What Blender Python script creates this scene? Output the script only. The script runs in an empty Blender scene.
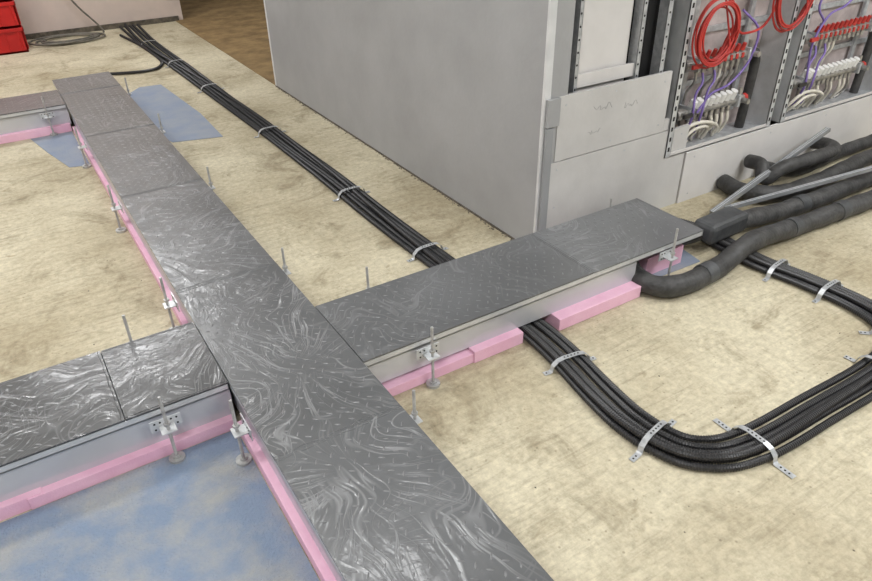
import bpy, bmesh, math, random
from mathutils import Vector, Matrix
random.seed(7)
S=bpy.context.scene
try: S.view_settings.view_transform='Standard'
except Exception: pass
# ------------------------------------------------------------ materials
def N(nt,t,**k):
    n=nt.nodes.new(t)
    for a,b in k.items():
        if a.startswith('_'): n.inputs[a[1:].replace('_',' ')].default_value=b
        else: setattr(n,a,b)
    return n
def base(name,col,rough=.6,metal=0.0):
    m=bpy.data.materials.new(name); m.use_nodes=True; nt=m.node_tree
    b=nt.nodes['Principled BSDF']; b.inputs['Base Color'].default_value=(*col,1)
    b.inputs['Roughness'].default_value=rough; b.inputs['Metallic'].default_value=metal
    return m,nt,b
def s2l(c): return tuple(((v/255)/12.92 if v/255<=.04045 else (((v/255)+.055)/1.055)**2.4) for v in c)
def mat(name,c1,c2=None,scale=5,rough=.6,metal=0.0,bump=0.0,bscale=60,detail=6,lo=.35,hi=.65,coat=0):
    c1=s2l(c1); c2=s2l(c2) if c2 else tuple(v*.85 for v in c1)
    m,nt,b=base(name,c1,rough,metal)
    tc=N(nt,'ShaderNodeTexCoord')
    no=N(nt,'ShaderNodeTexNoise'); no.inputs['Scale'].default_value=scale; no.inputs['Detail'].default_value=detail; no.inputs['Roughness'].default_value=.6
    nt.links.new(tc.outputs['Object'],no.inputs['Vector'])
    r=N(nt,'ShaderNodeValToRGB'); r.color_ramp.elements[0].position=lo; r.color_ramp.elements[1].position=hi
    r.color_ramp.elements[0].color=(*c2,1); r.color_ramp.elements[1].color=(*c1,1)
    nt.links.new(no.outputs['Fac'],r.inputs['Fac']); nt.links.new(r.outputs['Color'],b.inputs['Base Color'])
    if bump>0:
        n2=N(nt,'ShaderNodeTexNoise'); n2.inputs['Scale'].default_value=bscale; n2.inputs['Detail'].default_value=4
        nt.links.new(tc.outputs['Object'],n2.inputs['Vector'])
        bu=N(nt,'ShaderNodeBump'); bu.inputs['Strength'].default_value=bump; bu.inputs['Distance'].default_value=.01
        nt.links.new(n2.outputs['Fac'],bu.inputs['Height']); nt.links.new(bu.outputs['Normal'],b.inputs['Normal'])
    if coat: b.inputs['Coat Weight'].default_value=coat
    return m

def floor_mat():
    m,nt,b=base('concrete_screed',(.5,.45,.33),.75)
    L=nt.links; tc=N(nt,'ShaderNodeTexCoord')
    def noise(sc,det,rg,vec=None,dist=0):
        n=N(nt,'ShaderNodeTexNoise'); n.inputs['Scale'].default_value=sc; n.inputs['Detail'].default_value=det; n.inputs['Roughness'].default_value=rg; n.inputs['Distortion'].default_value=dist
        L.new(vec or tc.outputs['Object'],n.inputs['Vector']); return n
    def ramp(src,p0,c0,p1,c1):
        r=N(nt,'ShaderNodeValToRGB'); e=r.color_ramp.elements; e[0].position=p0;e[1].position=p1
        e[0].color=(*c0,1); e[1].color=(*c1,1); L.new(src,r.inputs['Fac']); return r
    def mix(f,a,bb,mode='MIX'):
        x=N(nt,'ShaderNodeMix',data_type='RGBA',blend_type=mode)
        if isinstance(f,float): x.inputs[0].default_value=f
        else: L.new(f,x.inputs[0])
        L.new(a,x.inputs[6]); L.new(bb,x.inputs[7]); return x.outputs[2]
    big=ramp(noise(1.1,8,.62).outputs['Fac'],.37,s2l((174,163,136)),.60,s2l((209,201,176)))
    fine=ramp(noise(38,8,.75).outputs['Fac'],.3,(.66,.65,.63),.62,(1.05,1.05,1.05))
    c=mix(1.0,big.outputs['Color'],fine.outputs['Color'],'MULTIPLY')
    # trowel ridges running across
    mp=N(nt,'ShaderNodeMapping'); mp.inputs['Scale'].default_value=(2.2,22,1); mp.inputs['Rotation'].default_value=(0,0,.12)
    L.new(tc.outputs['Object'],mp.inputs['Vector'])
    st=noise(1.6,6,.6,mp.outputs['Vector'],1.6)
    sr=ramp(st.outputs['Fac'],.32,(.77,.76,.74),.52,(1.03,1.03,1.03))
    ms=ramp(noise(1.7,3,.5).outputs['Fac'],.35,(.35,.35,.35),.65,(1,1,1))
    c=mix(ms.outputs['Color'],c,mix(1.0,c,sr.outputs['Color'],'MULTIPLY'))
    # stains
    sn=ramp(noise(3.1,6,.72,None,.8).outputs['Fac'],.32,(.60,.57,.52),.47,(1,1,1))
    c=mix(1.0,c,sn.outputs['Color'],'MULTIPLY')
    s2=ramp(noise(8.5,4,.6,None,.3).outputs['Fac'],.26,(.55,.50,.42),.34,(1,1,1))
    c=mix(.8,c,mix(1.0,c,s2.outputs['Color'],'MULTIPLY'))
    # specks
    vo=N(nt,'ShaderNodeTexVoronoi'); vo.inputs['Scale'].default_value=26; L.new(tc.outputs['Object'],vo.inputs['Vector'])
    sp=ramp(vo.outputs['Distance'],.05,(.42,.39,.36),.13,(1,1,1)); c=mix(.6,c,mix(1.0,c,sp.outputs['Color'],'MULTIPLY'))
    L.new(c,b.inputs['Base Color'])
    a=N(nt,'ShaderNodeMath',operation='ADD'); L.new(st.outputs['Fac'],a.inputs[0]); L.new(noise(55,5,.7).outputs['Fac'],a.inputs[1])
    bu=N(nt,'ShaderNodeBump'); bu.inputs['Strength'].default_value=.6; bu.inputs['Distance'].default_value=.008
    L.new(a.outputs[0],bu.inputs['Height']); L.new(bu.outputs['Normal'],b.inputs['Normal'])
    return m

def lid_mat(name,bright=1.0,crease=1.0):
    """dark tread steel wrapped in clear film; the film is the coat layer, with fold creases fanning across each panel"""
    m,nt,b=base(name,(.1,.1,.1),.38,.2)
    L=nt.links; tc=N(nt,'ShaderNodeTexCoord'); oi=N(nt,'ShaderNodeObjectInfo')
    def mt(op,a,b_=None,c_=None):
        n=N(nt,'ShaderNodeMath',operation=op)
        for i,v in enumerate((a,b_,c_)):
            if v is None: continue
            if isinstance(v,(int,float)): n.inputs[i].default_value=v
            else: L.new(v,n.inputs[i])
        return n.outputs[0]
    def comb(x,y,z):
        n=N(nt,'ShaderNodeCombineXYZ')
        for i,v in enumerate((x,y,z)):
            if isinstance(v,(int,float)): n.inputs[i].default_value=v
            else: L.new(v,n.inputs[i])
        return n.outputs[0]
    def noise(sc,det,vec,dist=0):
        n=N(nt,'ShaderNodeTexNoise'); n.inputs['Scale'].default_value=sc; n.inputs['Detail'].default_value=det; n.inputs['Distortion'].default_value=dist
        L.new(vec,n.inputs['Vector']); return n.outputs['Fac']
    def rng(v,a,b_,c_,d):
        r=N(nt,'ShaderNodeMapRange'); r.inputs['From Min'].default_value=a; r.inputs['From Max'].default_value=b_; r.inputs['To Min'].default_value=c_; r.inputs['To Max'].default_value=d; L.new(v,r.inputs['Value']); return r.outputs[0]
    rnd=oi.outputs['Random']; seed=mt('MULTIPLY',rnd,43.0)
    sep=N(nt,'ShaderNodeSeparateXYZ'); L.new(tc.outputs['Object'],sep.inputs[0]); X,Y=sep.outputs[0],sep.outputs[1]
    P=comb(X,Y,seed)
    warp=mt('MULTIPLY',mt('SUBTRACT',noise(4,1,P),.5),.7)
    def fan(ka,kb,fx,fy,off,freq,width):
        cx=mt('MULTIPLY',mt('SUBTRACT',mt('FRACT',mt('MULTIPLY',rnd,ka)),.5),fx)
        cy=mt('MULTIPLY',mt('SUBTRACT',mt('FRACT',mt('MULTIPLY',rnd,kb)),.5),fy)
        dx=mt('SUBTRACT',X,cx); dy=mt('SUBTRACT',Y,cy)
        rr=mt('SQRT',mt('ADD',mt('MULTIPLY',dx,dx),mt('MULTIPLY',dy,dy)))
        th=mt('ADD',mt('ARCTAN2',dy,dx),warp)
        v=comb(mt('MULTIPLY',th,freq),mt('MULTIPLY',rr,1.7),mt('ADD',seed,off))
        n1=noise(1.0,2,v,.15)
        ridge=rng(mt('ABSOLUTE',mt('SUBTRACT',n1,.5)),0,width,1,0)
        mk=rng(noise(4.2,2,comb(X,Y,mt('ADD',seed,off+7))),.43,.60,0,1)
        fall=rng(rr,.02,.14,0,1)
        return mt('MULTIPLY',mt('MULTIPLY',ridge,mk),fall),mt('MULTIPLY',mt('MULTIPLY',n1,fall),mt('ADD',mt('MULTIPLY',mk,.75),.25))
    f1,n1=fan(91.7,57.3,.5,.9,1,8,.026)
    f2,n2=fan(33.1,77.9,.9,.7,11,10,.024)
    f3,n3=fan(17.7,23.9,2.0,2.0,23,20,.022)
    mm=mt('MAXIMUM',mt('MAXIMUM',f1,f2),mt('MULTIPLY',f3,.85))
    cr=N(nt,'ShaderNodeValToRGB'); cr.color_ramp.elements[0].color=(*[v*bright for v in s2l((96,98,100))],1); cr.color_ramp.elements[1].color=(*s2l((160,162,164)),1)  # pale end: milky folds plus some of their glint, painted into base colour
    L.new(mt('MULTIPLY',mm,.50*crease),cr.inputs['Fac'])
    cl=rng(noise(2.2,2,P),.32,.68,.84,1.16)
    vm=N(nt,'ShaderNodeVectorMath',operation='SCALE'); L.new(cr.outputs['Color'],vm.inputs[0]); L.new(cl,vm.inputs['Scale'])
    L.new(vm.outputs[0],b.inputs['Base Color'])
    soft=noise(7,1,P,.4)
    h=mt('ADD',mt('ADD',mt('ADD',n1,mt('MULTIPLY',n2,.9)),mt('MULTIPLY',mt('ADD',soft,n3),.45)),mt('MULTIPLY',mm,.35))
    bu=N(nt,'ShaderNodeBump'); bu.inputs['Strength'].default_value=.68*crease; bu.inputs['Distance'].default_value=.007
    L.new(h,bu.inputs['Height'])
    b2=N(nt,'ShaderNodeBump'); b2.inputs['Strength'].default_value=.2; b2.inputs['Distance'].default_value=.004; L.new(h,b2.inputs['Height'])
    L.new(b2.outputs['Normal'],b.inputs['Normal'])
    b.inputs['Coat Weight'].default_value=.7; b.inputs['Coat Roughness'].default_value=.17; b.inputs['Coat IOR'].default_value=1.5
    L.new(bu.outputs['Normal'],b.inputs['Coat Normal'])
    return m

M={}
M['floor']=floor_mat()
M['brown']=mat('rough_brown_floor',(146,122,82),(112,90,58),6,.85,bump=.4,bscale=30)
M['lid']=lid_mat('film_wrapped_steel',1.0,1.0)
M['lid_dim_sheen']=lid_mat('film_wrapped_steel_dim_sheen',.58,.8)  # same film, base darkened to paint in the left duct's weaker reflection
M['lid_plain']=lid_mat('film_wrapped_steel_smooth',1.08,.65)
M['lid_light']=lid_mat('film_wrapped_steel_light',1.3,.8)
M['dash']=mat('tread_pattern',(122,123,125),(108,109,111),20,.3,.3)
M['alu']=mat('aluminium_rim',(214,217,219),(196,199,201),12,.34,.35)
M['side']=mat('duct_side_sheet',(204,207,211),(192,195,200),3,.32,.35)
M['profile']=mat('galvanised_profile',(206,209,212),(186,190,194),14,.24,.6)
M['galv']=mat('galvanised_steel',(200,203,206),(170,174,178),40,.36,.4)
M['zinc']=mat('zinc_plated',(196,198,196),(164,164,164),30,.35,.4)
M['foam']=mat('pink_xps_foam',(236,192,213),(226,176,201),9,.75,bump=.15,bscale=200)
M['felt']=mat('blue_underlay_felt',(124,140,162),(156,158,158),5,.9,bump=.7,bscale=140,lo=.36,hi=.58,detail=13)
M['felt2']=mat('blue_underlay_plain',(128,140,160),(144,150,160),5,.85,bump=.3,bscale=150)
M['wall']=mat('grey_plaster',(167,168,169),(156,157,158),2.2,.8,bump=.12,bscale=40,detail=9)
M['wallsheet']=mat('plasterboard_dark_grey',(152,154,156),(144,146,148),2.2,.8)
M['board']=mat('plasterboard_grey',(200,199,197),(185,184,182),3,.8,bump=.05,bscale=60)
M['white']=mat('plasterboard_pale',(214,212,210),(202,200,198),3,.8)
M['bead']=mat('corner_bead',(216,217,218),(202,204,205),8,.6)
M['farwall']=mat('far_wall_plaster',(214,198,188),(200,186,178),3,.85)
M['black']=mat('black_conduit_plastic',(48,48,50),(36,36,38),30,.36)
M['foamblk']=mat('black_pipe_insulation',(74,74,74),(46,46,46),16,.55,bump=.4,bscale=60)
M['wrap']=mat('dark_wrap',(80,82,84),(58,60,62),10,.5,bump=.4,bscale=30)
M['dark']=mat('dark_gap',(34,34,36),(24,24,26),8,.8)  # near-black colour painting the shade in gaps and punched holes
M['red']=mat('red_pex_pipe',(192,58,52),(168,46,42),10,.4)
M['purple']=mat('purple_pipe',(134,114,182),(112,94,162),10,.4)
M['pipewhite']=mat('white_pipe',(226,222,210),(206,202,190),10,.45)
M['cap']=mat('white_cap',(236,236,234),(220,220,218),10,.4)
M['steel']=mat('nickel_steel',(190,188,184),(136,134,130),30,.28,.6)
M['brick']=mat('cabinet_back_plaster',(200,188,186),(160,149,147),6,.85,bump=.3,bscale=25)
M['crate']=mat('red_plastic',(206,30,26),(176,18,18),4,.45)
M['ceil']=mat('ceiling_paint',(225,226,228),(215,216,218),2,.9)
M['trimd']=mat('dark_joint',(112,104,92),(72,68,60),20,.9,bump=.6,bscale=60)
M['pencil']=mat('pencil_mark',(160,160,162),(150,150,154),20,.8)
M['cable']=mat('grey_cable',(120,116,106),(90,88,80),20,.6)
M['lamp'],_nt,_b=base('lamp_diffuser',(.9,.9,.9)); _b.inputs['Emission Color'].default_value=(1,1,.98,1); _b.inputs['Emission Strength'].default_value=6

# ------------------------------------------------------------ geometry helpers
class G:
    def __init__(s): s.v=[];s.f=[];s.m=[];s.mats=[];s.smooth=[]
    def mi(s,k):
        if k not in s.mats: s.mats.append(k)
        return s.mats.index(k)
    def add(s,vs,fs,k,smooth=False):
        o=len(s.v); s.v+= [tuple(v) for v in vs]; i=s.mi(k)
        for f in fs: s.f.append(tuple(o+j for j in f)); s.m.append(i); s.smooth.append(smooth)
    def box(s,a,b,k,mtx=None):
        x0,y0,z0=a;x1,y1,z1=b
        vs=[Vector(p) for p in [(x0,y0,z0),(x1,y0,z0),(x1,y1,z0),(x0,y1,z0),(x0,y0,z1),(x1,y0,z1),(x1,y1,z1),(x0,y1,z1)]]
        if mtx: vs=[mtx@v for v in vs]
        s.add(vs,[(0,3,2,1),(4,5,6,7),(0,1,5,4),(1,2,6,5),(2,3,7,6),(3,0,4,7)],k)
    def cyl(s,p,q,r,k,n=12,r2=None,caps=True):
        p=Vector(p);q=Vector(q);r2=r if r2 is None else r2
        d=(q-p).normalized(); a=d.orthogonal().normalized(); b=d.cross(a)
        vs=[];
        for c,rr in((p,r),(q,r2)):
            for i in range(n):
                t=2*math.pi*i/n; vs.append(c+a*rr*math.cos(t)+b*rr*math.sin(t))
        s.add(vs,[(i,(i+1)%n,n+(i+1)%n,n+i) for i in range(n)],k,True)
        if caps: s.add(vs,[tuple(range(n-1,-1,-1)),tuple(range(n,2*n))],k)
    def tube(s,pts,r,k,n=10,step=.02,rib=None,closed=False,wob=0):
        P=resample(pts,step)
        vs=[];m=len(P)
        for i,p in enumerate(P):
            t=(P[min(i+1,m-1)]-P[max(i-1,0)]).normalized()
            if abs(t.z)>.95: a=Vector((1,0,0)); a=(a-t*a.dot(t)).normalized()
            else: a=t.cross(Vector((0,0,1))).normalized()
            if i and a.dot(pa)<0: a=-a
            if i:
                a2=(pa-t*pa.dot(t)).normalized(); a=a2
            pa=a
            b=t.cross(a)
            rr=r*(rib[i%len(rib)] if rib else 1)
            if wob: rr*=1+wob*math.sin(i*.7+r*900)*math.sin(i*.23)
            for j in range(n):
                th=2*math.pi*j/n; vs.append(p+a*rr*math.cos(th)+b*rr*math.sin(th))
        fs=[(i*n+j,i*n+(j+1)%n,(i+1)*n+(j+1)%n,(i+1)*n+j) for i in range(m-1) for j in range(n)]
        s.add(vs,fs,k,rib is None)
        s.add(vs[:n],[tuple(range(n-1,-1,-1))],k); s.add(vs[-n:],[tuple(range(n))],k)
    def obj(s,name,parent=None,loc=None,bevel=0):
        me=bpy.data.meshes.new(name)
        v=s.v
        if loc: v=[(a-loc[0],b-loc[1],c-loc[2]) for a,b,c in v]
        me.from_pydata(v,[],s.f)
        for k in s.mats: me.materials.append(M[k])
        me.polygons.foreach_set('material_index',s.m); me.polygons.foreach_set('use_smooth',s.smooth); me.update()
        o=bpy.data.objects.new(name,me); S.collection.objects.link(o)
        if loc: o.location=loc
        if parent: o.parent=parent
        if bevel:
            md=o.modifiers.new('b','BEVEL'); md.width=bevel; md.segments=2; md.limit_method='ANGLE'; md.angle_limit=.8
        return o
def resample(pts,step):
    pts=[Vector(p) for p in pts]; out=[]
    Q=[pts[0]*2-pts[1]]+pts+[pts[-1]*2-pts[-2]]
    dense=[]
    for i in range(1,len(Q)-2):
        p0,p1,p2,p3=Q[i-1:i+3]
        n=max(6,int((p2-p1).length/step*1.5))
        for j in range(n):
            t=j/n
            dense.append(.5*((2*p1)+(-p0+p2)*t+(2*p0-5*p1+4*p2-p3)*t*t+(-p0+3*p1-3*p2+p3)*t**3))
    dense.append(pts[-1])
    out=[dense[0]]; acc=0
    for a,b in zip(dense,dense[1:]):
        d=(b-a).length
        while acc+d>=step and d>1e-9:
            t=(step-acc)/d; a=a.lerp(b,t); out.append(a.copy()); d=(b-a).length; acc=0
        acc+=d
    if (out[-1]-dense[-1]).length>step*.3: out.append(dense[-1])
    return out
def empty(name,loc=(0,0,0)):
    o=bpy.data.objects.new(name,None); o.location=(0,0,0); S.collection.objects.link(o); return o
def slab(name,a,b,k,parent=None,bevel=0):
    g=G(); g.box(a,b,k); return g.obj(name,parent,bevel=bevel)

# ------------------------------------------------------------ camera
cd=bpy.data.cameras.new('camera'); co=bpy.data.objects.new('camera',cd); S.collection.objects.link(co); S.camera=co
cd.lens=690.6/872*36; cd.sensor_width=36; cd.clip_start=.05
yaw,pit,rol=.5526,.5702,-.0195
F=Vector((math.sin(yaw)*math.cos(pit),math.cos(yaw)*math.cos(pit),-math.sin(pit))); r=Vector((math.cos(yaw),-math.sin(yaw),0)); u=r.cross(F)
R=r*math.cos(rol)+u*math.sin(rol); U=-r*math.sin(rol)+u*math.cos(rol)
mtx=Matrix((R,U,-F)).transposed().to_4x4(); mtx.translation=Vector((-.7107,-1.3587,1.5573)); co.matrix_world=mtx

# ------------------------------------------------------------ room shell
HT=2.9
slab('floor',(-4,-4,-.1),(5.5,6.95,0),'floor')
slab('floor_side_room',(1.11,3.9,-.09),(5.5,9,.004),'brown')
slab('ceiling',(-4,-4,HT),(5.5,9,HT+.1),'ceil')
slab('wall_left',(-4.1,-4,0),(-4,6.95,HT),'farwall')
slab('wall_near',(-4,-4.1,0),(5.5,-4,HT),'board')
slab('wall_far',(-4,6.95,0),(1.2,7.1,HT),'farwall')
slab('wall_side_room',(1.2,9,0),(5.5,9.1,HT),'farwall')
slab('wall_right',(5.5,-4,0),(5.6,9,HT),'board')
slab('baseboard_far',(-4,6.93,0),(1.15,6.95,.05),'trimd')
g=G(); g.box((1.106,.73,0),(1.226,3.92,HT),'wall')
g.box((1.100,.728,0),(1.135,.74,HT),'bead'); g.box((1.103,3.9,0),(1.23,3.925,HT),'bead')
g.obj('wall_partition')
# crumbly joint at the wall foot
def crumb(g,x,y,s,k):
    vs=[(x+s*math.cos(a)*random.uniform(.6,1.3),y+s*math.sin(a)*random.uniform(.6,2),0) for a in (0,1.3,2.5,3.8,5)]+[(x,y,s)]
    g.add(vs,[(0,1,5),(1,2,5),(2,3,5),(3,4,5),(4,0,5)],k)
g=G()
for i in range(300):
    y=random.uniform(.75,3.92); s=random.uniform(.0015,.0055)
    crumb(g,1.106-abs(random.gauss(0,.010))-s,y,s,'trimd')
g.box((1.1,.75,0),(1.107,3.92,.008),'trimd')
g.obj('mortar_debris')
g=G()
for i in range(320):
    x=random.uniform(-1.5,3.2); y=random.uniform(-1.2,5.5)
    if x>1.0 and y>.65: continue
    crumb(g,x,y,random.uniform(.001,.0035),'trimd')
g.obj('floor_grit')

# wall behind the cabinets
g=G(); g.box((1.226,.87,0),(5.5,.95,HT),'brick'); g.box((1.86,.73,1.25),(5.5,.87,HT),'board')
g.obj('wall_service')
def board(name,a,b,k,screws=()):
    g=G(); g.box(a,b,k)
    for x,z in screws: g.cyl((x,a[1]-.0008,z),(x,a[1],z),.005,'galv',8)
    return g.obj(name,bevel=.001)
board('plasterboard_sheet',(1.152,.728,0),(2.03,.745,.415),'board',[(1.2,.38),(1.2,.2),(1.6,.38),(1.98,.38),(1.98,.3)])
board('plasterboard_sheet',(1.18,.726,.42),(1.84,.743,.70),'board',[(1.22,.66),(1.5,.45),(1.8,.66),(1.8,.46),(1.5,.67)])
board('plasterboard_sheet',(1.845,.73,.42),(1.878,.745,.475),'board')
board('plasterboard_sheet',(1.29,.775,.70),(1.64,.79,.755),'white')
board('plasterboard_sheet',(1.112,.712,0),(1.15,.727,.58),'wallsheet')
board('plasterboard_sheet',(1.112,.712,.585),(1.178,.727,.70),'wall')
board('plasterboard_sheet',(1.315,.80,.66),(1.615,.815,HT),'white')
board('cabinet_base_board',(2.035,.72,0),(5.4,.737,.275),'white',[(2.1,.24),(2.1,.04),(2.7,.24),(3.2,.24),(2.7,.04),(3.2,.04)])
g=G()
def scrib(x,z,w,h,seed):
    rr=random.Random(seed); pts=[(x+w*i/9+rr.uniform(-.006,.006),.7255,z+rr.uniform(0,h)) for i in range(10)]
    g.tube(pts,.0007,'pencil',4,.006)
scrib(1.38,.60,.10,.03,1); scrib(1.56,.58,.08,.03,2); scrib(1.36,.50,.07,.025,3)
g.obj('pencil_marking')

# metal stud frame in the opening
def stud(name,x,y0=.745,z0=.0,z1=HT,w=.05,k='galv'):
    g=G(); d=.05
    g.box((x,y0,z0),(x+w,y0+.002,z1),k); g.box((x,y0,z0),(x+.002,y0+d,z1),k); g.box((x+w-.002,y0,z0),(x+w,y0+d,z1),k)
    z=z0+.03
    while z<min(z1,1.4):
        g.cyl((x+w*.5,y0-.0006,z),(x+w*.5,y0,z),.005,'dark',8); z+=.05
    g.obj(name)
stud('metal_wall_stud',1.18,.75,.42,HT,.022)
stud('metal_wall_stud',1.285,.765,.42,HT,.02)
stud('metal_wall_stud',1.64,.765,.42,HT,.025); stud('metal_wall_stud',1.775,.75,.42,HT,.03)
g=G(); g.box((1.228,.82,.45),(1.31,.865,HT),'dark'); g.box((1.622,.82,.45),(1.86,.865,HT),'dark'); g.obj('stud_gap_shade')  # dark sheets standing in for the shade deep between the studs

# ------------------------------------------------------------ manifold cabinets
def cabinet(x0,x1,seed):
    rr=random.Random(seed)
    e=empty('heating_manifold_cabinet'); z0=.28; z1=1.22
    g=G()
    for x in (x0,x1-.035):
        g.box((x,.722,z0),(x+.035,.726,z1),'alu'); g.box((x,.722,z0),(x+.003,.868,z1),'alu'); g.box((x+.032,.722,z0),(x+.035,.868,z1),'alu')
        z=z0+.03
        while z<z1: g.box((x+.012,.7205,z),(x+.023,.722,z+.02),'dark'); z+=.05
    g.box((x0+.035,.722,z0),(x1-.035,.866,z0+.004),'galv'); g.box((x0+.035,.722,z0),(x1-.035,.726,z0+.02),'white')
    g.box((x0+.035,.722,z1-.03),(x1-.035,.866,z1),'galv')
    g.obj('frame',e)
    g=G(); g.box((x0+.04,.862,z0),(x1-.04,.868,z1),'brick')
    for z in (.40,.56,.80): g.box((x0+.04,.845,z),(x1-.04,.860,z+.025),'galv')
    for x in (x0+.17,x1-.22): g.box((x,.83,.38),(x+.03,.845,1.0),'galv')
    g.obj('back_panel',e)
    mx0=x0+.18; n=8 if seed==1 else 12; dx=.042
    for z,cap in ((.69,'red'),(.46,'cap')):
        g=G(); y=.77
        g.cyl((mx0-.05,y,z),(mx0+dx*n+.02,y,z),.021,'steel',14)
        g.cyl((mx0-.10,y,z),(mx0-.05,y,z),.028,'steel',8)
        g.cyl((mx0-.075,y-.05,z+.01),(mx0-.075,y,z),.012,'steel',8); g.box((mx0-.105,y-.062,z+.0),(mx0-.045,y-.05,z+.018),'red' if cap=='red' else 'black')
        for i in range(n):
            x=mx0+dx*i
            g.cyl((x,y,z+.015),(x,y,z+.035),.010,'steel',8)
            if cap=='red': g.cyl((x,y-.01,z+.025),(x,y-.02,z+.058),.012,'red',10,.009)
            else: g.cyl((x,y-.005,z+.02),(x,y-.02,z+.060),.020,'cap',12,.018)
            g.cyl((x,y,z-.015),(x,y,z-.045),.012,'steel',6)
            if cap=='red': g.box((x-.008,y-.024,z-.01),(x+.008,y-.012,z+.012),'red')
        for x in (mx0-.02,mx0+dx*n): g.box((x-.008,y-.03,z-.03),(x+.008,.845,z+.03),'galv')
        g.cyl((mx0+dx*n+.02,y,z),(mx0+dx*n+.05,y,z),.026,'steel',8); g.cyl((mx0+dx*n+.03,y-.02,z),(mx0+dx*n+.03,y-.06,z),.014,'steel',8); g.cyl((mx0+dx*n+.03,y,z+.02),(mx0+dx*n+.03,y,z+.06),.010,'steel',8)
        g.obj('manifold_'+('supply' if cap=='red' else 'return'),e)
    g=G()
    for i in range(n):
        x=mx0+dx*i
        if rr.random()<.75: g.tube([(x,.77,.42),(x+.005,.765,.37),(x+.03*rr.uniform(-1,1),.79,.32),(x+.05*rr.uniform(-1,1),.81,.285)],.008,'pipewhite' if rr.random()<.8 else 'steel',8,.01)
        if rr.random()<.6: g.tube([(x,.77,.65),(x+.005,.775,.60),(x+.02*rr.uniform(-1,1),.81,.52),(x+.04*rr.uniform(-1,1),.82,.285)],.007,'pipewhite' if rr.random()<.5 else 'steel',8,.015)
    g.tube([(mx0-.06,.80,.29),(mx0-.06,.765,.35),(mx0+.0,.745,.40),(mx0+.10,.74,.40),(mx0+.2,.745,.36),(mx0+.24,.79,.29)],.009,'pipewhite',8,.01)
    g.tube([(mx0-.03,.80,.29),(mx0-.02,.755,.34),(mx0+.04,.745,.375),(mx0+.12,.74,.37),(mx0+.16,.79,.29)],.008,'pipewhite',8,.01)
    for k in range(2):
        x=mx0+dx*(1+2*k)
        g.tube([(x,.77,.65),(x-.01,.75,.60),(x-.05,.745,.55),(x-.06-.02*k,.735,.44),(x-.03,.80,.30)],.006,'purple',8,.01)
    g.obj('branch_pipes',e)
    g=G()
    g.tube([(mx0-.1,.77,.46),(mx0-.125,.78,.45),(mx0-.13,.79,.39),(mx0-.13,.80,.285)],.02,'foamblk',12,.01)
    g.tube([(mx0+dx*n+.04,.77,.69),(mx0+dx*n+.10,.78,.67),(mx0+dx*n+.13,.79,.58),(mx0+dx*n+.13,.80,.285)],.024,'foamblk',12,.01)
    g.cyl((mx0+dx*n+.05,.77,.46),(mx0+dx*n+.08,.77,.46),.022,'red',8)
    g.tube([(x0+.06,.80,.285),(x0+.062,.80,.5),(x0+.06,.80,.62),(x0+.09,.79,.69),(mx0-.09,.775,.69)],.017,'foamblk',12,.012)
    g.obj('connections',e)
    return e
c1=cabinet(1.88,2.68,1); c2=cabinet(2.765,3.70,2)
def hose_coil(name,parent,cx,cz,rx,rz,n,k,r,y=.70,seed=0):
    rr=random.Random(seed); g=G(); pts=[]
    ph=[(rr.uniform(.84,1.12),rr.uniform(-.018,.018),rr.uniform(-.03,.015)) for _ in range(n+1)]
    for i in range(n*14):
        t=i/14*2*math.pi; a=i/14; q=int(a); fr=a-q
        f=[ph[q][j]*(1-fr)+ph[q+1][j]*fr for j in range(3)]
        pts.append((cx+f[1]+rx*f[0]*math.cos(t),y+.011*(a%3-1),cz+f[2]+rz*f[0]*math.sin(t)))
    pts.append((cx+rx*.5,.77,cz+rz*1.6))
    g.tube(pts,r,k,8,.012); g.obj(name,parent)
hose_coil('red_hose_coil',c1,2.06,.85,.125,.135,10,'red',.0045,.69,1)
hose_coil('red_hose_coil',c1,2.58,.97,.14,.17,7,'red',.0045,.69,2)
g=G(); g.tube([(2.88,.77,1.2),(2.93,.74,1.0),(2.87,.735,.86),(2.95,.74,.78),(3.02,.79,.74)],.006,'purple',8,.01)
g.tube([(3.3,.77,1.2),(3.25,.745,.95),(3.12,.735,.84),(2.98,.735,.80),(2.90,.735,.68),(2.92,.74,.55)],.006,'purple',8,.01); g.obj('purple_pipe',c2)
g=G(); g.tube([(2.3,.76,.9),(2.42,.74,.80),(2.40,.74,.66),(2.28,.735,.57),(2.15,.735,.54),(2.08,.74,.46)],.006,'purple',8,.01)
g.tube([(2.5,.77,1.2),(2.52,.74,.95),(2.45,.735,.82),(2.30,.735,.80),(2.22,.735,.84),(2.2,.76,.74)],.006,'red',8,.01)
g.obj('purple_pipe',c1)

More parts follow.
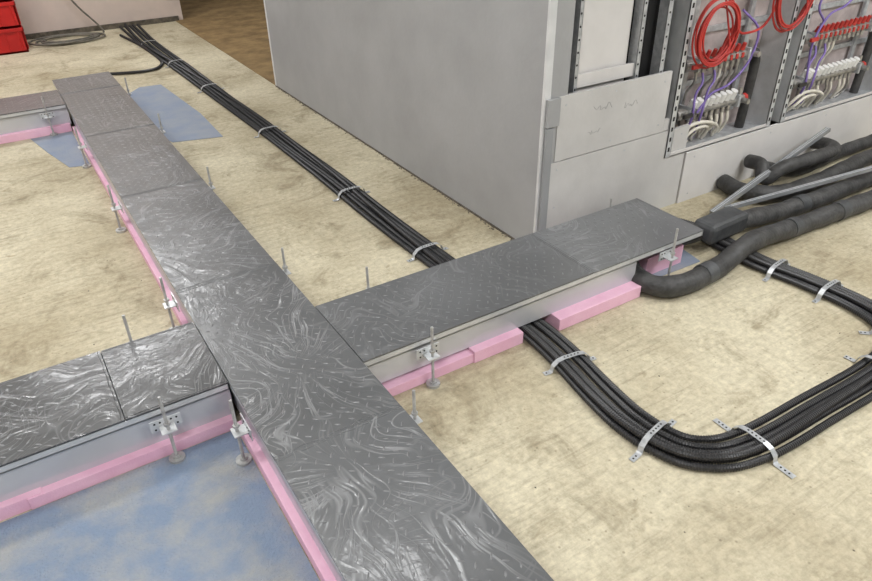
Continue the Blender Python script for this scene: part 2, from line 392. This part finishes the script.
# ------------------------------------------------------------ underfloor ducts
H=.178
def tread(g,x0,x1,y0,y1,z):
    p=.044; i=0; y=y0+.03
    while y<y1-.02:
        x=x0+.025+(i%2)*p*.5; j=0
        while x<x1-.02:
            a=math.pi/4*(1 if (i%2) else -1)+.15; c,s=math.cos(a),math.sin(a); l,w=.0105,.0026
            loc=[(-l,0),(-l*.5,-w),(l*.5,-w),(l,0),(l*.5,w),(-l*.5,w)]
            vs=[(x+c*u-s*v,y+s*u+c*v,z) for u,v in loc]+[(x-c*l*.5,y-s*l*.5,z+.0016),(x+c*l*.5,y+s*l*.5,z+.0016)]
            g.add(vs,[(0,1,6),(1,2,7,6),(2,3,7),(3,4,7),(4,5,6,7),(5,0,6)],'dash',True)
            x+=p; j+=1
        y+=p*.62; i+=1
def lid(e,x0,x1,y0,y1,z=H,k='lid'):
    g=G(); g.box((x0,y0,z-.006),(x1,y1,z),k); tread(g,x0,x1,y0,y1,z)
    # gathered film at the panel ends
    if y1-y0>x1-x0:
        for yy,s in ((y0,1),(y1,-1)):
            pts=[(x0+(x1-x0)*i/14,yy+s*(.006+.004*random.random()),z) for i in range(15)]
            g.tube(pts,.0013,k,5,.012)
    else:
        for xx,s in ((x0,1),(x1,-1)):
            pts=[(xx+s*(.006+.004*random.random()),y0+(y1-y0)*i/14,z) for i in range(15)]
            g.tube(pts,.0013,k,5,.012)
    c=((x0+x1)/2,(y0+y1)/2,z)
    o=g.obj('lid_panel',e,c); o.rotation_euler=(random.uniform(-.002,.002),random.uniform(-.002,.002),0); return o
def foot(e,x,y,side,top=.245):
    sx,sy=side; tx,ty=-sy,sx
    g=G(); f0=.006
    g.cyl((x,y,.0),(x,y,f0+.005),.024,'zinc',20); g.cyl((x,y,f0+.005),(x,y,f0+.012),.012,'zinc',12)
    g.tube([(x,y,.012),(x,y,top*.5),(x,y,top)],.0055,'zinc',8,.0025,rib=[1,.82])
    for z in (.112,.142): g.cyl((x,y,z),(x,y,z+.008),.0105,'zinc',6)
    bx,by=x-sx*.030,y-sy*.030
    def bb(u0,u1,w0,w1,z0,z1):
        xs=[bx+sx*u0+tx*w0,bx+sx*u1+tx*w1]; ys=[by+sy*u0+ty*w0,by+sy*u1+ty*w1]
        g.box((min(xs),min(ys),z0),(max(xs),max(ys),z1),'alu')
    bb(0,.003,-.045,.045,.108,.148); bb(0,.045,-.022,.022,.120,.124)
    for w in (-.032,-.016,.016,.032):
        for z in (.116,.138):
            p=Vector((bx+sx*.0035+tx*w,by+sy*.0035+ty*w,z)); g.cyl(p,p+Vector((sx,sy,0))*.001,.0032,'dark',8)
    g.obj('levelling_foot',e)
def duct_y(name,x0,x1,y0,y1,joints,foams,k='lid'):
    e=empty(name)
    ys=[y0]+joints+[y1]
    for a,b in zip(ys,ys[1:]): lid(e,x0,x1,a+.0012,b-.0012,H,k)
    g=G()
    for x,s in((x0,1),(x1,-1)):
        g.box((min(x,x+s*.004),y0,.150),(max(x,x+s*.004),y1,.171),'alu')
        g.box((min(x,x+s*.02),y0,.150),(max(x,x+s*.02),y1,.153),'alu')
        g.box((min(x+s*.012,x+s*.014),y0,.04),(max(x+s*.012,x+s*.014),y1,.150),'side')
    g.box((x0+.02,y0,.060),(x1-.02,y1,.063),'side')
    g.obj('duct_body',e)
    for (a,b,f0,f1,h) in foams: slab('foam_strip',(f0,a,0),(f1,b,h),'foam',e,.002)
    return e
def duct_x(name,y0,y1,x0,x1,joints,foams,bodyx=None,ks=None,zb=.04):
    e=empty(name); bx0,bx1=bodyx or (x0,x1)
    xs=[x0]+joints+[x1]
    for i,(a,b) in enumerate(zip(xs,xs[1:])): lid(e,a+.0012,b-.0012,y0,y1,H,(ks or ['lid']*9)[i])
    g=G()
    for y,s in((y0,1),(y1,-1)):
        g.box((x0,min(y,y+s*.004),.150),(x1,max(y,y+s*.004),.171),'alu')
        g.box((x0,min(y,y+s*.02),.150),(x1,max(y,y+s*.02),.153),'alu')
        g.box((bx0,min(y+s*.012,y+s*.014),zb),(bx1,max(y+s*.012,y+s*.014),.150),'side')
    g.box((bx0,y0+.02,.060),(bx1,y1-.02,.063),'side')
    g.box((x1-.004,y0,.150),(x1,y1,.171),'alu')
    g.obj('duct_body',e)
    for (a,b,f0,f1,h) in foams: slab('foam_strip',(a,f0,0),(b,f1,h),'foam',e,.002)
    return e
A=duct_y('underfloor_cable_duct',-.393,-.002,-1.9,4.43,[-1,0,1,2,3,4],[(-1.9,.35,-.405,-.33,.045),(.8,3.7,-.402,-.33,.04),(-1.9,.22,-.07,.0,.04),(.66,4.4,-.07,.0,.04)])
for y in (.22,1.02,2.02,3.0): foot(A,-.432,y,(-1,0))
for y in (-.02,1.0,2.0,3.0,3.95): foot(A,.032,y,(1,0),.235)
B=duct_x('underfloor_cable_duct',.245,.625,.0,1.615,[.991],[(.0,.46,.228,.33,.040),(.42,.64,.222,.33,.050),(.80,1.23,.205,.33,.052),(0,.6,.56,.63,.05),(.82,1.6,.56,.63,.05),(1.36,1.58,.30,.36,.09)],(0,1.24),['lid_plain','lid_light'],.050)
foot(B,.235,.205,(0,-1)); foot(B,.235,.665,(0,1)); foot(B,1.40,.215,(0,-1),.26); foot(B,1.48,.655,(0,1),.2)
C=duct_x('underfloor_cable_duct',.386,.775,-2.4,-.395,[-1.70,-.70],[(-1.0,-.405,.370,.46,.042),(-2.4,-.96,.374,.46,.046),(-2.4,-.405,.72,.79,.04)],None,['lid_dim_sheen']*3)
foot(C,-.60,.34,(0,-1),.25); foot(C,-.60,.815,(0,1),.26); foot(C,-1.6,.35,(0,-1))
D=duct_x('underfloor_cable_duct',3.75,4.14,-2.4,-.395,[-1.4],[(-2.4,-.405,3.73,3.8,.05)])
foot(D,-.52,3.71,(0,-1),.26); foot(D,-.9,3.71,(0,-1),.26)

# ------------------------------------------------------------ underlay mats
def mat_poly(name,pts,k,z=.003):
    n=len(pts); g=G(); vs=[(x,y,0.0005) for x,y in pts]+[(x,y,z) for x,y in pts]
    g.add(vs,[tuple(range(n,2*n))]+[(i,(i+1)%n,n+(i+1)%n,n+i) for i in range(n)],k); return g.obj(name)
mat_poly('underlay_mat',[(-.408,.366),(-2.6,.368),(-2.6,-1.9),(-.408,-1.9)],'felt')
mat_poly('underlay_mat',[(.02,4.3),(.02,3.4),(.10,3.12),(.40,3.04),(.415,3.6),(.36,4.5),(.2,4.52)],'felt2')
mat_poly('underlay_mat',[(-.41,3.02),(-.41,3.72),(-.66,3.72),(-.60,3.4),(-.52,3.05)],'felt2')
mat_poly('underlay_mat',[(1.32,.27),(1.66,.26),(1.69,.42),(1.66,.60),(1.34,.6)],'felt2')

# ------------------------------------------------------------ conduit bundle
path=[(.62,6.9),(.60,5.9),(.63,4.75),(.65,3.9),(.665,3.2),(.675,2.5),(.685,2.0),(.685,1.5),(.69,1.1),(.70,.7),(.71,.4),(.71,.18),(.69,.0),(.665,-.16),(.655,-.32),(.69,-.47),(.79,-.555),(.95,-.585),(1.2,-.59),(1.5,-.595),(1.70,-.57),(1.83,-.48),(1.88,-.32),(1.87,-.1),(1.845,.1),(1.86,.32),(1.86,.46),(1.80,.60),(1.74,.70)]
cp=resample([(x,y,0) for x,y in path],.02)
e=empty('corrugated_conduit_bundle')
nP=6; rc=.0128
def frame(i):
    t=(cp[min(i+2,len(cp)-1)]-cp[max(i-2,0)]).normalized(); return t,Vector((t.y,-t.x,0))
for j in range(nP):
    pts=[]
    for i in range(0,len(cp),5):
        t,n=frame(i); d=i*.02
        if j<5:
            off=(j-2)*.0268+.004*math.sin(d*2.3+j*2); z=.014+.0016*(1+math.sin(d*3.1+j*1.7))
        else:
            off=.040*math.sin(d*1.05+.6); z=.0345
        spread=1+.06*math.sin(d*1.1)+max(0,(2.4-d))*.25
        pts.append(cp[i]+n*off*spread+Vector((0,0,z)))
    g=G(); g.tube(pts,rc,'black',10,.0042,rib=[1,.80]); g.obj('conduit',e)
g=G(); g.tube([(.05,5.04,.015),(.18,4.98,.015),(.34,4.94,.015),(.47,5.0,.015),(.54,5.25,.015),(.52,5.9,.015),(.45,6.5,.015)],rc,'black',10,.0042,rib=[1,.84]); g.obj('branch_conduit',e)
def strap(y=None,idx=None,L=.06,ang=0):
    if idx is None: idx=min(range(len(cp)),key=lambda i:abs(cp[i].y-y[1])+abs(cp[i].x-y[0]))
    t,n=frame(idx); c=cp[idx]; rot=Matrix.Rotation(ang,3,'Z'); t=rot@t; n=rot@n
    w=.078; hh=.0490
    prof=[(-w-L,.0025),(-w-.006,.0025),(-w,.006),(-w+.004,.026),(-w+.022,hh-.006),(-.03,hh),(.03,hh),(w-.022,hh-.006),(w-.004,.026),(w,.006),(w+.006,.0025),(w+L,.0025)]
    g=G(); hw=.0095; vs=[]
    for a,z in prof:
        for s in(-hw,hw):
            for dz in (0,.0018): vs.append(c+n*a+t*s+Vector((0,0,z+dz)))
    fs=[]
    for i in range(len(prof)-1):
        b=i*4; d=b+4
        fs+=[(b+1,d+1,d+3,b+3),(b,b+2,d+2,d),(b,d,d+1,b+1),(b+2,b+3,d+3,d+2)]
    fs+=[(0,1,3,2),(len(vs)-4,len(vs)-2,len(vs)-1,len(vs)-3)]
    g.add(vs,fs,'galv')
    for a in [k*.014 for k in range(-13,14)]:
        if abs(a)>w+.008 and abs(a)<w+L-.003: z=.0044
        elif abs(a)<.03: z=hh+.002
        else: continue
        p=c+n*a+Vector((0,0,z)); g.cyl(p,p+Vector((0,0,.0005)),.0034,'dark',8)
    g.obj('clamp_strap',e)
for p in [(.6,5.9),(.62,5.0),(.64,4.1),(.67,2.9),(.68,1.75),(.69,.98),(.69,.02),(1.845,.02),(1.88,-.2)]: strap(p,L=.03)
strap((.66,-.40),L=.045); strap((.90,-.585),L=.065,ang=.1); strap((1.55,-.59),L=.04); strap((1.80,-.5),L=.04)

# ------------------------------------------------------------ fat insulated pipes
def fat(name,paths,r=.045,bands=()):
    g=G()
    for p in paths: g.tube(p,r,'foamblk',16,.02,wob=.05)
    for (p,q) in bands: g.cyl(p,q,r*1.07,'wrap',16)
    return g.obj(name)
fat('insulated_pipe',[[(1.42,.50,.08),(1.32,.38,.06),(1.27,.27,.048),(1.29,.17,.048),(1.40,.125,.048),(1.60,.135,.048),(1.8,.16,.078),(1.95,.175,.075),(2.2,.18,.05),(2.5,.165,.05),(2.8,.15,.05),(3.4,.14,.05)]],.044,[((1.5,.13,.048),(1.56,.133,.048)),((2.15,.18,.055),(2.20,.18,.052)),((2.5,.165,.05),(2.56,.163,.05))])
fat('insulated_pipe',[[(1.45,.53,.05),(1.62,.42,.055),(1.8,.33,.095),(1.99,.32,.085),(2.3,.315,.05),(2.6,.30,.05),(3.0,.30,.05),(3.5,.28,.05)]],.044,[((2.4,.312,.05),(2.46,.309,.05))])
fat('insulated_pipe',[[(2.35,.70,.05),(2.33,.60,.05),(2.38,.50,.05),(2.5,.44,.05),(2.8,.43,.05),(3.2,.46,.05),(3.6,.46,.05)]],.042)
fat('insulated_pipe',[[(2.52,.69,.13),(2.50,.60,.14),(2.48,.56,.08),(2.56,.52,.14),(2.75,.50,.15),(3.0,.52,.14),(3.1,.62,.12),(3.12,.70,.1)]],.036)
fat('insulated_pipe',[[(2.66,.70,.06),(2.70,.62,.06),(2.85,.58,.05),(3.2,.60,.05),(3.6,.6,.05)]],.036)
g=G(); m2=Matrix.Translation((1.84,.325,.05))@Matrix.Rotation(.04,4,'Z')
g.box((-.12,-.055,0),(.14,.06,.095),'wrap',m2); g.obj('wrapped_pipe_joint',bevel=.02)

# loose metal profiles
def profile(name,p,q,w=.048,h=.027):
    p=Vector(p);q=Vector(q); d=(q-p); l=d.length; rot=d.to_track_quat('X','Z').to_matrix().to_4x4(); m=Matrix.Translation(p)@rot
    g=G(); g.box((0,-w/2,h-.0015),(l,w/2,h),'profile',m); g.box((0,-w/2,0),(l,-w/2+.0015,h),'profile',m); g.box((0,w/2-.0015,0),(l,w/2,h),'profile',m)
    g.box((0,-w/2,0),(l,-w/2+.005,.0015),'profile',m); g.box((0,w/2-.005,0),(l,w/2,.0015),'profile',m)
    for k in (-.005,.005): g.box((0,k-.001,h),(l,k+.001,h+.001),'galv',m)
    g.obj(name)
profile('metal_profile',(2.02,.50,.03),(3.04,.60,.215),.028,.02); profile('metal_profile',(2.06,.46,.06),(2.98,.25,.135),.024,.018)

# ------------------------------------------------------------ background items
def crate(name,x,y,z,w,d,h):
    g=G(); t=.015
    g.box((x,y,z),(x+w,y+d,z+.02),'crate')
    for a,b in (((x,y),(x+w,y+t)),((x,y+d-t),(x+w,y+d)),((x,y),(x+t,y+d)),((x+w-t,y),(x+w,y+d))):
        g.box((a[0],a[1],z),(b[0],b[1],z+h),'crate')
    g.box((x-.012,y-.012,z+h-.03),(x+w+.012,y+.0,z+h),'crate'); g.box((x+w,y-.012,z+h-.03),(x+w+.012,y+d+.012,z+h),'crate')
    for i in range(6):
        xx=x+.04+i*(w-.08)/5; g.box((xx-.006,y-.01,z+.02),(xx+.006,y,z+h-.03),'crate')
        yy=y+.04+i*(d-.08)/5; g.box((x+w,yy-.006,z+.02),(x+w+.01,yy+.006,z+h-.03),'crate')
    return g.obj(name,bevel=.003)
for k in range(3): crate('red_plastic_crate',-1.02,6.36,.225*k,.62,.42,.22)
g=G(); pts=[]
for i in range(5*12):
    t=i/12*2*math.pi; rr=.22+.05*math.sin(t*.37)+.02*math.sin(t*.9); pts.append((.0+rr*1.2*math.cos(t)+.03*math.sin(t*.2),6.62+rr*math.sin(t)*.8,.012+.02*(i/60)))
pts+= [(.35,6.85,.012),(.15,6.86,.3),(-.05,6.88,.7),(-.12,6.9,1.2)]
g.tube(pts,.009,'cable',6,.02); g.obj('cable_coil')

# ------------------------------------------------------------ lights
def area(name,loc,sx,sy,p,col=(.985,.99,1)):
    l=bpy.data.lights.new(name,'AREA'); l.shape='RECTANGLE'; l.size=sx; l.size_y=sy; l.energy=p; l.color=col
    o=bpy.data.objects.new(name,l); o.location=loc; S.collection.objects.link(o)
for i,(x,y,p) in enumerate([(-1.9,-1.6,47),(1.9,-2.2,64),(-2.0,2.2,44),(-.4,5.2,52),(3.4,-.9,40),(-.2,1.0,19),(3,6,18)]):
    area('ceiling_lamp_light',(x,y,HT-.06),1.5,.4,p)
    slab('ceiling_lamp',(x-.75,y-.2,HT-.04),(x+.75,y+.2,HT),'lamp')
w=bpy.data.worlds.new('w'); S.world=w; w.use_nodes=True; w.node_tree.nodes['Background'].inputs[0].default_value=(.8,.8,.8,1); w.node_tree.nodes['Background'].inputs[1].default_value=.3
